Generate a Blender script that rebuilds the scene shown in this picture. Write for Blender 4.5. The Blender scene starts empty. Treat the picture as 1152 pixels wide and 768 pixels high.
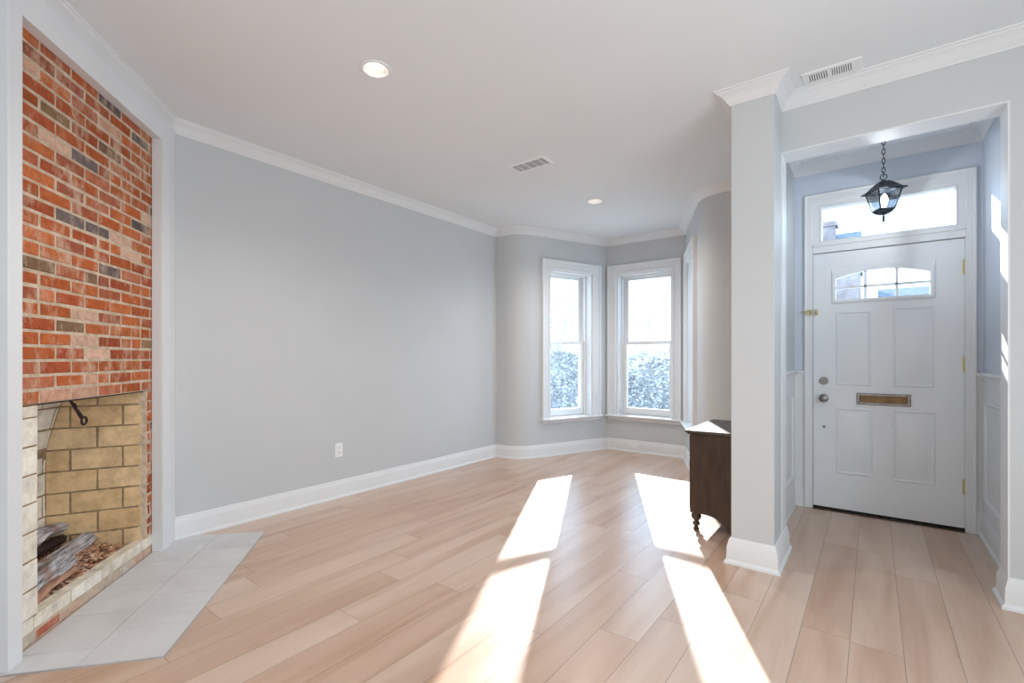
import bpy, bmesh, math, random
from mathutils import Vector, Matrix
PI = math.pi
random.seed(7)
SC = bpy.context.scene
COL = SC.collection

# ------------------------------------------------------------------ camera, sky, sun, exposure
FPX, YAW = 535.0, math.atan((982.0 - 576.0) / 535.0)
cam_d = bpy.data.cameras.new('camera'); cam = bpy.data.objects.new('camera', cam_d); COL.objects.link(cam)
cam.location = (0, 0, 1.2); cam.rotation_euler = (PI / 2, 0, YAW)
cam_d.sensor_width = 36; cam_d.lens = 36 * FPX / 1152; cam_d.shift_y = 19.0 / 1152
cam_d.clip_start = 0.02; cam_d.clip_end = 300
SC.camera = cam
SC.view_settings.view_transform = 'Standard'; SC.view_settings.look = 'None'
SC.view_settings.gamma = 1; SC.view_settings.use_curve_mapping = False
SC.view_settings.exposure = 0.08

SKY = (0.52, 0.76, 1.0); SKY_STRENGTH = 5.0
SUN_E = 12.0; SUN_COL = (1.0, 0.97, 0.93)
SUN_AZ, SUN_TAN = math.radians(26.7), 0.41
REAR_W = 42; REAR_COL = (1.0, 0.89, 0.76)
SIDE_W = 76; SIDE_COL = (0.80, 0.91, 1.0)
SPOT_W = 62; SPOT_COL = (1.0, 0.91, 0.82)

world = bpy.data.worlds.new('sky'); SC.world = world; world.use_nodes = True
bg = world.node_tree.nodes['Background']; bg.inputs[0].default_value = (*SKY, 1); bg.inputs[1].default_value = SKY_STRENGTH

def lamp(name, kind, loc, energy, color, **kw):
    d = bpy.data.lights.new(name, kind); d.energy = energy; d.color = color
    for k, v in kw.items():
        setattr(d, k, v)
    o = bpy.data.objects.new(name, d); COL.objects.link(o); o.location = loc
    return o
def aim(o, d):
    o.rotation_euler = Vector(d).to_track_quat('-Z', 'Y').to_euler()
ce = 1 / math.hypot(1, SUN_TAN)
sun = lamp('sun', 'SUN', (-4, 8, 6), SUN_E, SUN_COL, angle=math.radians(0.7))
aim(sun, (math.sin(SUN_AZ) * ce, -math.cos(SUN_AZ) * ce, -SUN_TAN * ce))
# warm fill lamp added behind the camera, standing in for unseen windows
rear = lamp('rear_fill_light', 'AREA', (-0.4, -3.75, 1.45), REAR_W, REAR_COL, shape='RECTANGLE', size=3.2, size_y=2.1)
aim(rear, (0, 1, 0.12))
# cool fill lamp added on the right, outside the frame; no window is built
side = lamp('side_fill_light', 'AREA', (1.66, 0.75, 1.45), SIDE_W, SIDE_COL, shape='RECTANGLE', size=2.2, size_y=1.9)
aim(side, (-1, 0.0, 0.08))

# ------------------------------------------------------------------ geometry helpers
class G:
    def __init__(s): s.v = []; s.f = []; s.c = []
    def add(s, v, f, c=None):
        b = len(s.v); s.v += [tuple(p) for p in v]; s.f += [tuple(i + b for i in q) for q in f]
        s.c += [c] * len(f)
        return s
    def box(s, x0, x1, y0, y1, z0, z1, M=None, c=None):
        v = [(x, y, z) for x in (x0, x1) for y in (y0, y1) for z in (z0, z1)]
        if M: v = [M(*p) for p in v]
        return s.add(v, [(0, 1, 3, 2), (4, 6, 7, 5), (0, 4, 5, 1), (2, 3, 7, 6), (0, 2, 6, 4), (1, 5, 7, 3)], c)
    def prism(s, poly, z0, z1, M=None, c=None):
        n = len(poly)
        v = [(x, y, z0) for x, y in poly] + [(x, y, z1) for x, y in poly]
        if M: v = [M(*p) for p in v]
        f = [tuple(range(n))[::-1], tuple(range(n, 2 * n))] + [(i, (i + 1) % n, n + (i + 1) % n, n + i) for i in range(n)]
        return s.add(v, f, c)
    def lathe(s, prof, loc=(0, 0, 0), seg=20, axis='z', cap=True):
        v = []; f = []
        for r, h in prof:
            for i in range(seg):
                a = 2 * PI * i / seg
                p = (r * math.cos(a), r * math.sin(a), h)
                if axis == 'y': p = (p[0], p[2], p[1])
                if axis == 'x': p = (p[2], p[0], p[1])
                v.append((p[0] + loc[0], p[1] + loc[1], p[2] + loc[2]))
        m = len(prof)
        for j in range(m - 1):
            for i in range(seg):
                k = (i + 1) % seg
                f.append((j * seg + i, j * seg + k, (j + 1) * seg + k, (j + 1) * seg + i))
        if cap:
            f += [tuple(range(seg))[::-1], tuple(range((m - 1) * seg, m * seg))]
        return s.add(v, f)
    def tube(s, pts, r, seg=8, closed=False):
        pts = [Vector(p) for p in pts]; n = len(pts); rr = r if isinstance(r, (list, tuple)) else [r] * n
        v = []; f = []; ref = None
        for i, p in enumerate(pts):
            a = pts[(i - 1) % n] if (closed or i > 0) else p
            b = pts[(i + 1) % n] if (closed or i < n - 1) else p
            t = (b - a).normalized()
            if ref is None:
                ref = t.orthogonal().normalized()
            ref = (ref - t * ref.dot(t)).normalized(); bi = t.cross(ref)
            for k in range(seg):
                q = 2 * PI * k / seg
                v.append(p + (ref * math.cos(q) + bi * math.sin(q)) * rr[i])
        for i in range(n if closed else n - 1):
            j = (i + 1) % n
            for k in range(seg):
                m = (k + 1) % seg
                f.append((i * seg + k, i * seg + m, j * seg + m, j * seg + k))
        if not closed:
            f += [tuple(range(seg))[::-1], tuple(range((n - 1) * seg, n * seg))]
        return s.add(v, f)
    def sweep(s, path, prof, lo=0, hi=None, closed_prof=True):
        """profile (offset to the room side = right of the path, z) along a mitred path"""
        hi = len(path) - 1 if hi is None else hi
        v = []; f = []; m = len(prof)
        offs = {}
        for i in range(lo, hi + 1):
            for (o, z) in prof:
                x, y = offset_pt(path, i, o); v.append((x, y, z))
        k = hi - lo + 1
        for i in range(k - 1):
            for j in range(m if closed_prof else m - 1):
                q = (j + 1) % m
                f.append((i * m + j, i * m + q, (i + 1) * m + q, (i + 1) * m + j))
        f += [tuple(range(m)), tuple(range((k - 1) * m, k * m))[::-1]]
        return s.add(v, f)
    def frame(s, a0, a1, b0, b1, prof, M, fill=False, inset=(1, 1, 1, 1)):
        """closed mitred rectangular frame in the (a,b) plane; prof: (inset, height); inset: left,right,bottom,top factors"""
        v = []; f = []; m = len(prof)
        for (o, t) in prof:
            l, r, d, u = [o * k for k in inset]
            for (a, b) in ((a0 + l, b0 + d), (a1 - r, b0 + d), (a1 - r, b1 - u), (a0 + l, b1 - u)):
                v.append(M(a, t, b))
        for j in range(m - 1):
            for i in range(4):
                k = (i + 1) % 4
                f.append((j * 4 + i, j * 4 + k, (j + 1) * 4 + k, (j + 1) * 4 + i))
        if fill: f.append(tuple(range((m - 1) * 4, m * 4)))
        return s.add(v, f)

def offset_pt(path, i, o):
    p = Vector(path[i]); n = len(path)
    def rn(a, b):
        t = (Vector(b) - Vector(a)).normalized(); return Vector((t.y, -t.x))
    if i == 0: m = rn(path[0], path[1])
    elif i == n - 1: m = rn(path[n - 2], path[n - 1])
    else:
        a, b = rn(path[i - 1], path[i]), rn(path[i], path[i + 1])
        m = (a + b); m = m / max(0.2, (1 + a.dot(b)))
    q = p + m * o
    return (q.x, q.y)

def build(name, g, mat, parent=None, bevel=0, smooth=True, angle=35, label=None, origin=None, recalc=True):
    loc = Vector((0, 0, 0))
    if parent is not None: loc = parent['_w'] if '_w' in parent else parent.location
    loc = Vector(loc)
    org = Vector(origin) if origin is not None else None
    base = loc if org is None else org
    me = bpy.data.meshes.new(name)
    me.from_pydata([tuple(Vector(p) - base) for p in g.v], [], g.f)
    if any(c is not None for c in g.c):
        at = me.color_attributes.new('Tone', 'FLOAT_COLOR', 'CORNER')
        for p in me.polygons:
            c = g.c[p.index] or (0.5, 0.5, 0.5)
            for li in p.loop_indices: at.data[li].color = (*c, 1)
    if recalc:
        bm = bmesh.new(); bm.from_mesh(me); bmesh.ops.recalc_face_normals(bm, faces=bm.faces); bm.to_mesh(me); bm.free()
    if smooth:
        me.polygons.foreach_set('use_smooth', [True] * len(me.polygons)); me.set_sharp_from_angle(angle=math.radians(angle))
    me.materials.append(mat)
    o = bpy.data.objects.new(name, me); COL.objects.link(o)
    if parent is not None:
        o.parent = parent; o.location = (0, 0, 0) if org is None else org - loc
    elif org is not None: o.location = org
    if bevel:
        b = o.modifiers.new('bevel', 'BEVEL'); b.width = bevel; b.segments = 2; b.limit_method = 'ANGLE'; b.angle_limit = math.radians(40)
    if label: o['label'] = label
    return o

def tag(o, label, cat=None, group=None, kind=None):
    o['label'] = label
    if cat: o['category'] = cat
    if group: o['group'] = group
    if kind: o['kind'] = kind
    return o
def thing(name, label, cat, loc, group=None, kind=None):
    o = bpy.data.objects.new(name, None); COL.objects.link(o); o.location = loc; o.empty_display_size = 0.1
    return tag(o, label, cat, group, kind)
def struct(name, g, mat, label=None, **kw):
    o = build(name, g, mat, **kw); o['kind'] = 'structure'
    if label: o['label'] = label
    return o

# ------------------------------------------------------------------ materials
def srgb(r, g, b):
    def f(c):
        c /= 255.0
        return c / 12.92 if c <= 0.04045 else ((c + 0.055) / 1.055) ** 2.4
    return (f(r), f(g), f(b), 1)
class NT:
    def __init__(s, name):
        s.m = bpy.data.materials.new(name); s.m.use_nodes = True; s.t = s.m.node_tree
        s.b = s.t.nodes['Principled BSDF']
    def n(s, typ, **kw):
        o = s.t.nodes.new(typ)
        for k, v in kw.items():
            if k.startswith('i_'):
                key = k[2:]; o.inputs[int(key) if key.isdigit() else key].default_value = v
            else: setattr(o, k, v)
        return o
    def l(s, a, b): s.t.links.new(a, b)
    def math(s, op, a, b=None):
        o = s.n('ShaderNodeMath', operation=op)
        for i, q in enumerate((a, b)):
            if q is None: continue
            if isinstance(q, (int, float)): o.inputs[i].default_value = q
            else: s.l(q, o.inputs[i])
        return o.outputs[0]
    def mix(s, fac, a, b, blend='MIX'):
        o = s.n('ShaderNodeMix', data_type='RGBA', blend_type=blend)
        for i, q in ((0, fac), (6, a), (7, b)):
            if isinstance(q, (int, float)): o.inputs[i].default_value = q
            elif isinstance(q, tuple): o.inputs[i].default_value = q
            else: s.l(q, o.inputs[i])
        return o.outputs[2]
    def ramp(s, fac, stops):
        o = s.n('ShaderNodeValToRGB'); e = o.color_ramp.elements
        e[0].position, e[0].color = stops[0]; e[1].position, e[1].color = stops[-1]
        for p, c in stops[1:-1]:
            q = e.new(p); q.color = c
        s.l(fac, o.inputs[0]); return o.outputs[0]
def noise_mat(name, c1, c2, scale=8, rough=0.5, bump=0.0, bscale=None, metallic=0, spec=0.5, stretch=None, detail=4):
    t = NT(name); tc = t.n('ShaderNodeTexCoord'); vec = tc.outputs['Object']
    if stretch:
        mp = t.n('ShaderNodeMapping'); mp.inputs['Scale'].default_value = stretch; t.l(vec, mp.inputs[0]); vec = mp.outputs[0]
    nz = t.n('ShaderNodeTexNoise', i_Scale=scale, i_Detail=detail); t.l(vec, nz.inputs['Vector'])
    col = t.ramp(nz.outputs['Fac'], [(0.35, c1), (0.65, c2)])
    t.l(col, t.b.inputs['Base Color']); t.b.inputs['Roughness'].default_value = rough
    t.b.inputs['Metallic'].default_value = metallic; t.b.inputs['Specular IOR Level'].default_value = spec
    if bump:
        n2 = t.n('ShaderNodeTexNoise', i_Scale=bscale or scale * 4, i_Detail=3); t.l(vec, n2.inputs['Vector'])
        bp = t.n('ShaderNodeBump', i_Strength=bump, i_Distance=0.01); t.l(n2.outputs['Fac'], bp.inputs['Height']); t.l(bp.outputs[0], t.b.inputs['Normal'])
    return t.m
def near(r, g, b, d=4): return srgb(r - d, g - d, b - d), srgb(r + d, g + d, b + d)

M_wall = noise_mat('gray_wall_paint', *near(203, 206, 208, 1), scale=3, rough=0.55, bump=0.03, bscale=180, spec=0.3)
M_entry = noise_mat('pale_blue_entry_wall', *near(208, 216, 228, 1), scale=3, rough=0.55, bump=0.03, bscale=180, spec=0.3)  # entry walls set bluer than the gray walls
M_ceil = noise_mat('white_ceiling_paint', *near(234, 238, 241, 1), scale=2, rough=0.8, bump=0.02, bscale=120, spec=0.2)
M_trim = noise_mat('white_trim_paint', *near(230, 232, 234, 1), scale=5, rough=0.5, bump=0.02, bscale=60)
M_door = noise_mat('white_door_paint', *near(232, 236, 240, 1), scale=4, rough=0.35, bump=0.02, bscale=90)
M_vinyl = noise_mat('white_vinyl', *near(240, 242, 243, 1), scale=6, rough=0.3)
M_black = noise_mat('black_iron', srgb(28, 33, 38), srgb(48, 56, 64), scale=30, rough=0.45, bump=0.1, metallic=0.3)
M_rust = noise_mat('dark_rusty_iron', srgb(28, 14, 14), srgb(52, 24, 22), scale=40, rough=0.6, bump=0.15)
M_nickel = noise_mat('satin_nickel', srgb(112, 110, 108), srgb(140, 138, 136), scale=20, rough=0.32, metallic=1)
M_brass = noise_mat('polished_brass', srgb(184, 172, 122), srgb(208, 198, 152), scale=25, rough=0.3, metallic=1)
M_bronze = noise_mat('aged_bronze', srgb(112, 88, 62), srgb(140, 114, 84), scale=18, rough=0.45, metallic=0.6)
M_pewter = noise_mat('brushed_pewter', srgb(120, 118, 118), srgb(150, 146, 144), scale=40, rough=0.4, metallic=0.8)
M_dark = noise_mat('dark_gap', srgb(20, 18, 17), srgb(38, 32, 30), scale=20, rough=0.9)
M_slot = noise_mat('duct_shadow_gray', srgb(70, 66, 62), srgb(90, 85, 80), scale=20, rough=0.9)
M_mortar = noise_mat('beige_mortar', srgb(190, 168, 144), srgb(216, 197, 176), scale=22, rough=0.95, bump=0.5, bscale=90, spec=0.1)
M_joint = noise_mat('sooty_mortar', srgb(140, 118, 92), srgb(172, 150, 120), scale=25, rough=0.95, bump=0.4, bscale=90, spec=0.1)
M_espresso = noise_mat('espresso_wood', srgb(54, 39, 31), srgb(74, 55, 44), scale=5, rough=0.34, stretch=(6, 6, 1), bump=0.02)
M_espresso_top = noise_mat('worn_espresso_top', srgb(50, 40, 36), srgb(70, 58, 52), scale=6, rough=0.42, spec=0.9, stretch=(6, 1, 6))
M_tile_joint = noise_mat('gray_grout', *near(180, 180, 182, 4), scale=40, rough=0.9)

def brick_material(name, mott, amt, bump=0.5, nscale=26, rough=0.88, stretch=None):
    t = NT(name); at = t.n('ShaderNodeVertexColor', layer_name='Tone'); tc = t.n('ShaderNodeTexCoord')
    n1 = t.n('ShaderNodeTexNoise', i_Scale=nscale, i_Detail=6, i_Roughness=0.7); t.l(tc.outputs['Object'], n1.inputs['Vector'])
    n2 = t.n('ShaderNodeTexNoise', i_Scale=10.0, i_Detail=6, i_Roughness=0.7)
    mp = t.n('ShaderNodeMapping'); mp.inputs['Scale'].default_value = stretch or (1, 1, 1); t.l(tc.outputs['Object'], mp.inputs[0]); t.l(mp.outputs[0], n2.inputs['Vector'])
    dark = t.ramp(n1.outputs['Fac'], [(0.28, (0.68, 0.64, 0.62, 1)), (0.60, (1.08, 1.07, 1.06, 1))])
    c = t.mix(1.0, at.outputs['Color'], dark, 'MULTIPLY')
    f = t.ramp(n2.outputs['Fac'], [(0.50, (0, 0, 0, 1)), (0.68, (amt, amt, amt, 1))])
    c = t.mix(f, c, mott)
    t.l(c, t.b.inputs['Base Color']); t.b.inputs['Roughness'].default_value = rough; t.b.inputs['Specular IOR Level'].default_value = 0.25
    n3 = t.n('ShaderNodeTexNoise', i_Scale=95, i_Detail=4); t.l(tc.outputs['Object'], n3.inputs['Vector'])
    bp = t.n('ShaderNodeBump', i_Strength=bump, i_Distance=0.006); t.l(n3.outputs['Fac'], bp.inputs['Height']); t.l(bp.outputs[0], t.b.inputs['Normal'])
    return t.m
M_brick = brick_material('old_red_brick', srgb(214, 184, 160), 0.8, stretch=(1, 1, 0.5))
M_fire = brick_material('yellow_firebrick', srgb(226, 196, 152), 0.3, bump=0.2, nscale=12)
M_cream = brick_material('cream_firebrick', srgb(240, 234, 222), 0.5, bump=0.2, nscale=12)

def floor_material():
    t = NT('oak_plank_floor'); tc = t.n('ShaderNodeTexCoord'); sp = t.n('ShaderNodeSeparateXYZ'); t.l(tc.outputs['Object'], sp.inputs[0])
    W, Ln, G_ = 0.178, 1.22, 0.0016
    xs = t.math('DIVIDE', t.math('ADD', sp.outputs[0], 10 * W - 0.10), W)
    xi = t.math('FLOOR', xs); xf = t.math('FRACT', xs)
    wn = t.n('ShaderNodeTexWhiteNoise', noise_dimensions='1D'); t.l(xi, wn.inputs['W'])
    ys = t.math('DIVIDE', t.math('ADD', sp.outputs[1], t.math('ADD', t.math('MULTIPLY', wn.outputs['Value'], Ln * 7.0), 20.0)), Ln)
    yi = t.math('FLOOR', ys); yf = t.math('FRACT', ys)
    cb = t.n('ShaderNodeCombineXYZ'); t.l(xi, cb.inputs[0]); t.l(yi, cb.inputs[1])
    wp = t.n('ShaderNodeTexWhiteNoise', noise_dimensions='2D'); t.l(cb.outputs[0], wp.inputs['Vector'])
    # wood figure, shifted from plank to plank
    off = t.n('ShaderNodeVectorMath', operation='SCALE', i_Scale=30.0); t.l(wp.outputs['Color'], off.inputs[0])
    v = t.n('ShaderNodeVectorMath', operation='ADD'); t.l(tc.outputs['Object'], v.inputs[0]); t.l(off.outputs[0], v.inputs[1])
    mp = t.n('ShaderNodeMapping'); mp.inputs['Scale'].default_value = (8.0, 0.8, 1.0); t.l(v.outputs[0], mp.inputs[0])
    n1 = t.n('ShaderNodeTexNoise', i_Scale=1.0, i_Detail=3, i_Roughness=0.45, i_Distortion=0.7); t.l(mp.outputs[0], n1.inputs['Vector'])
    mp2 = t.n('ShaderNodeMapping'); mp2.inputs['Scale'].default_value = (60.0, 3.0, 1.0); t.l(v.outputs[0], mp2.inputs[0])
    n2 = t.n('ShaderNodeTexNoise', i_Scale=1.5, i_Detail=5, i_Roughness=0.65); t.l(mp2.outputs[0], n2.inputs['Vector'])
    base = t.ramp(wp.outputs['Value'], [(0.0, srgb(197, 164, 141)), (0.35, srgb(204, 175, 154)), (0.7, srgb(210, 185, 167)), (1.0, srgb(201, 170, 148))])
    fig = t.ramp(n1.outputs['Fac'], [(0.30, (0.84, 0.755, 0.69, 1)), (0.50, (1.0, 0.99, 0.98, 1)), (0.70, (1.08, 1.11, 1.13, 1))])
    c = t.mix(1.0, base, fig, 'MULTIPLY')
    fib = t.ramp(n2.outputs['Fac'], [(0.3, (0.965, 0.955, 0.945, 1)), (0.6, (1.01, 1.01, 1.01, 1))])
    c = t.mix(1.0, c, fib, 'MULTIPLY')
    # knots
    mp3 = t.n('ShaderNodeMapping'); mp3.inputs['Scale'].default_value = (4.2, 1.9, 1.0); t.l(v.outputs[0], mp3.inputs[0])
    vo = t.n('ShaderNodeTexVoronoi', i_Scale=1.0); t.l(mp3.outputs[0], vo.inputs['Vector'])
    dn = t.math('ADD', vo.outputs['Distance'], t.math('MULTIPLY', n2.outputs['Fac'], 0.10))
    kn = t.ramp(dn, [(0.06, (0.5, 0.38, 0.3, 1)), (0.10, (0.84, 0.76, 0.70, 1)), (0.17, (1, 1, 1, 1))])
    vs = t.n('ShaderNodeSeparateColor'); t.l(vo.outputs['Color'], vs.inputs[0])
    c = t.mix(t.math('MULTIPLY', t.math('GREATER_THAN', vs.outputs[0], 0.68), 0.5), c, kn, 'MULTIPLY')
    ex = t.math('MINIMUM', xf, t.math('SUBTRACT', 1.0, xf)); ey = t.math('MINIMUM', yf, t.math('SUBTRACT', 1.0, yf))
    gx = t.math('LESS_THAN', ex, G_ / W); gy = t.math('LESS_THAN', ey, G_ / Ln)
    gap = t.math('MAXIMUM', gx, gy)
    c = t.mix(t.math('MULTIPLY', gap, 0.55), c, srgb(92, 70, 58))
    t.l(c, t.b.inputs['Base Color'])
    t.b.inputs['Specular IOR Level'].default_value = 0.9
    r = t.math('ADD', t.math('MULTIPLY', n1.outputs['Fac'], 0.08), 0.26); t.l(r, t.b.inputs['Roughness'])
    hgt = t.math('SUBTRACT', t.math('MULTIPLY', n1.outputs['Fac'], 0.02), gap)
    bp = t.n('ShaderNodeBump', i_Strength=0.25, i_Distance=0.002); t.l(hgt, bp.inputs['Height']); t.l(bp.outputs[0], t.b.inputs['Normal'])
    return t.m
M_floor = floor_material()

def tile_material():
    t = NT('gray_marble_tile'); at = t.n('ShaderNodeVertexColor', layer_name='Tone'); tc = t.n('ShaderNodeTexCoord')
    n1 = t.n('ShaderNodeTexNoise', i_Scale=2.4, i_Detail=7, i_Roughness=0.6, i_Distortion=1.2); t.l(tc.outputs['Object'], n1.inputs['Vector'])
    c = t.ramp(n1.outputs['Fac'], [(0.3, srgb(206, 206, 208)), (0.5, srgb(216, 216, 218)), (0.7, srgb(224, 224, 226))])
    c = t.mix(1.0, c, at.outputs['Color'], 'MULTIPLY')
    t.l(c, t.b.inputs['Base Color']); t.b.inputs['Roughness'].default_value = 0.42
    return t.m
M_tile = tile_material()

def log_material():
    t = NT('weathered_split_log'); tc = t.n('ShaderNodeTexCoord'); mp = t.n('ShaderNodeMapping'); t.l(tc.outputs['Object'], mp.inputs[0])
    mp.inputs['Scale'].default_value = (0.8, 7, 7)
    n1 = t.n('ShaderNodeTexNoise', i_Scale=9, i_Detail=6, i_Roughness=0.7); t.l(mp.outputs[0], n1.inputs['Vector'])
    c = t.ramp(n1.outputs['Fac'], [(0.36, srgb(66, 60, 60)), (0.46, srgb(158, 154, 156)), (0.62, srgb(214, 212, 216))])
    n2 = t.n('ShaderNodeTexNoise', i_Scale=8, i_Detail=2); t.l(tc.outputs['Object'], n2.inputs['Vector'])
    f = t.ramp(n2.outputs['Fac'], [(0.60, (0, 0, 0, 1)), (0.74, (0.6, 0.6, 0.6, 1))])
    c = t.mix(f, c, srgb(150, 104, 82))
    t.l(c, t.b.inputs['Base Color']); t.b.inputs['Roughness'].default_value = 0.9
    bp = t.n('ShaderNodeBump', i_Strength=0.9, i_Distance=0.01); t.l(n1.outputs['Fac'], bp.inputs['Height']); t.l(bp.outputs[0], t.b.inputs['Normal'])
    return t.m
M_log = log_material()
M_logred = noise_mat('reddish_split_wood', srgb(122, 82, 66), srgb(200, 156, 132), scale=7, rough=0.9, bump=0.6, bscale=20, stretch=(1, 7, 7))
M_chip = brick_material('bark_chips', srgb(150, 110, 84), 0.5, bump=0.3, nscale=40)
M_ash = noise_mat('firebox_floor_ash', srgb(120, 98, 80), srgb(170, 148, 124), scale=14, rough=0.95, bump=0.5)

def glass_material(name, tint=(1, 1, 1, 1), refl=0.06):
    t = NT(name); t.t.nodes.remove(t.b); out = t.t.nodes['Material Output']
    tr = t.n('ShaderNodeBsdfTransparent'); tr.inputs[0].default_value = tint
    gl = t.n('ShaderNodeBsdfGlossy'); gl.inputs['Roughness'].default_value = 0.02
    lw = t.n('ShaderNodeFresnel', i_IOR=1.35); mx = t.n('ShaderNodeMixShader')
    tc = t.n('ShaderNodeTexCoord'); nz = t.n('ShaderNodeTexNoise', i_Scale=6); t.l(tc.outputs['Object'], nz.inputs['Vector'])
    k = t.math('MULTIPLY', lw.outputs[0], t.math('ADD', t.math('MULTIPLY', nz.outputs['Fac'], 0.2), 0.8))
    t.l(k, mx.inputs[0]); t.l(tr.outputs[0], mx.inputs[1]); t.l(gl.outputs[0], mx.inputs[2]); t.l(mx.outputs[0], out.inputs[0])
    return t.m
M_glass = glass_material('window_glass', (0.97, 0.985, 1, 1))
def emit_material(name, col, strength):
    t = NT(name); t.b.inputs['Base Color'].default_value = (*col, 1)
    tc = t.n('ShaderNodeTexCoord'); nz = t.n('ShaderNodeTexNoise', i_Scale=4); t.l(tc.outputs['Object'], nz.inputs['Vector'])
    c = t.mix(nz.outputs['Fac'], (*col, 1), (min(1, col[0] * 1.05), col[1] * 1.02, col[2], 1))
    t.l(c, t.b.inputs['Emission Color']); t.b.inputs['Emission Strength'].default_value = strength
    return t.m
M_lens = emit_material('lit_downlight_lens', (1.0, 0.89, 0.76), 1.25)
M_flame = emit_material('lit_bulb', (1.0, 0.70, 0.46), 1.25)
def frosted(m, k):
    nt = m.node_tree; out = nt.nodes['Material Output']; b = nt.nodes['Principled BSDF']
    tr = nt.nodes.new('ShaderNodeBsdfTransparent'); mx = nt.nodes.new('ShaderNodeMixShader'); mx.inputs[0].default_value = k
    nt.links.new(tr.outputs[0], mx.inputs[1]); nt.links.new(b.outputs[0], mx.inputs[2]); nt.links.new(mx.outputs[0], out.inputs[0])
frosted(M_flame, 0.75); M_flame.node_tree.nodes['Principled BSDF'].inputs['Base Color'].default_value = (0.03, 0.02, 0.015, 1)

# ------------------------------------------------------------------ plan of the room
H = 2.76
def arc_corner(a, c, b, t, n=10):
    """fillet of corner c between directions from a and to b, tangent length t"""
    a, c, b = Vector(a), Vector(c), Vector(b)
    d1 = (c - a).normalized(); d2 = (b - c).normalized()
    turn = d1.angle(d2); R = t / math.tan((PI - turn) / 2) if False else t / math.tan(turn / 2)
    s = c - d1 * t
    cr = d1.x * d2.y - d1.y * d2.x
    nrm = Vector((-d1.y, d1.x)) * (1 if cr > 0 else -1)
    o = s + nrm * R
    st = s - o; pts = []
    for i in range(n + 1):
        q = turn * i / n * (1 if cr > 0 else -1)
        pts.append((o.x + st.x * math.cos(q) - st.y * math.sin(q), o.y + st.x * math.sin(q) + st.y * math.cos(q)))
    return pts
XL, YF = -3.67, 4.52
BL, BR = (-2.815, 5.80), (-1.79, 5.80)
CL, CR = (-3.346, YF), (-1.254, YF)
UX, UY = 0.7627, -0.6467; NX, NY = 0.6467, 0.7627          # fireplace plane: u towards the camera's left, n into the room
def FW(u, n, z=0.0): return (u * UX + n * NX, u * UY + n * NY, z)
NB = -1.53                                                  # brick face
UR = (XL - NB * NX) / UX                                    # where the brick plane meets the left wall
fire_end = FW(-1.72, NB); fire_r = FW(UR, NB)
arcL = arc_corner((XL, YF), CL, BL, 0.2); arcR = arc_corner(BR, CR, (-0.64, YF), 0.2)
PATH = [(fire_end[0], -4.0), (fire_end[0], fire_end[1]), (fire_r[0], fire_r[1]), (XL, YF)] + arcL + [BL, BR] + arcR + \
       [(-0.64, YF), (-0.64, 3.43), (-0.665, 3.43), (-0.665, 3.01), (-0.44, 3.01), (-0.44, 3.265), (1.72, 3.265)]
iL0, iL1 = 2, 3
iA0, iA1 = 4, 4 + 10
iBL, iBR = 15, 16
iC0, iC1 = 17, 27
iP = 28
def wall_strip(g, i0, i1, th, z0=0.0, z1=H):
    inner = [PATH[i] for i in range(i0, i1 + 1)]
    outer = [offset_pt(PATH, i, -th) for i in range(i0, i1 + 1)]
    g.prism(inner + outer[::-1], z0, z1)
    return g
def panel_map(p0, d):
    out = (-d[1], d[0])
    return lambda s, dep, z: (p0[0] + d[0] * s + out[0] * dep, p0[1] + d[1] * s + out[1] * dep, z)
def unit(a, b):
    v = (Vector(b) - Vector(a)); L = v.length; v.normalize(); return (v.x, v.y), L
dL, lenL = unit(CL, BL); dM, lenM = unit(BL, BR); dR, lenR = unit(BR, CR)
TH = 0.27
def wall_with_window(i0, i1, p0, d, lo, hi, z0, z1):
    """bay wall with a hole between lo..hi along it and z0..z1"""
    Mp = panel_map(p0, d); g = G()
    a_in, b_in = PATH[i0], PATH[i1]; a_out, b_out = offset_pt(PATH, i0, -TH), offset_pt(PATH, i1, -TH)
    g.prism([a_in, Mp(lo, 0, 0)[:2], Mp(lo, TH, 0)[:2], a_out], 0, H)
    g.prism([Mp(hi, 0, 0)[:2], b_in, b_out, Mp(hi, TH, 0)[:2]], 0, H)
    q = [Mp(lo, 0, 0)[:2], Mp(hi, 0, 0)[:2], Mp(hi, TH, 0)[:2], Mp(lo, TH, 0)[:2]]
    g.prism(q, 0, z0); g.prism(q, z1, H)
    return g

# ------------------------------------------------------------------ room shell
g = G().box(-3.9, 1.95, -4.2, 4.72, -0.12, 0.0)
g.prism([(-3.55, 4.72), (-3.1, 6.07), (-1.5, 6.07), (-1.05, 4.72)], -0.12, 0.0)
struct('floor', g, M_floor, 'pale oak plank floor')

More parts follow.
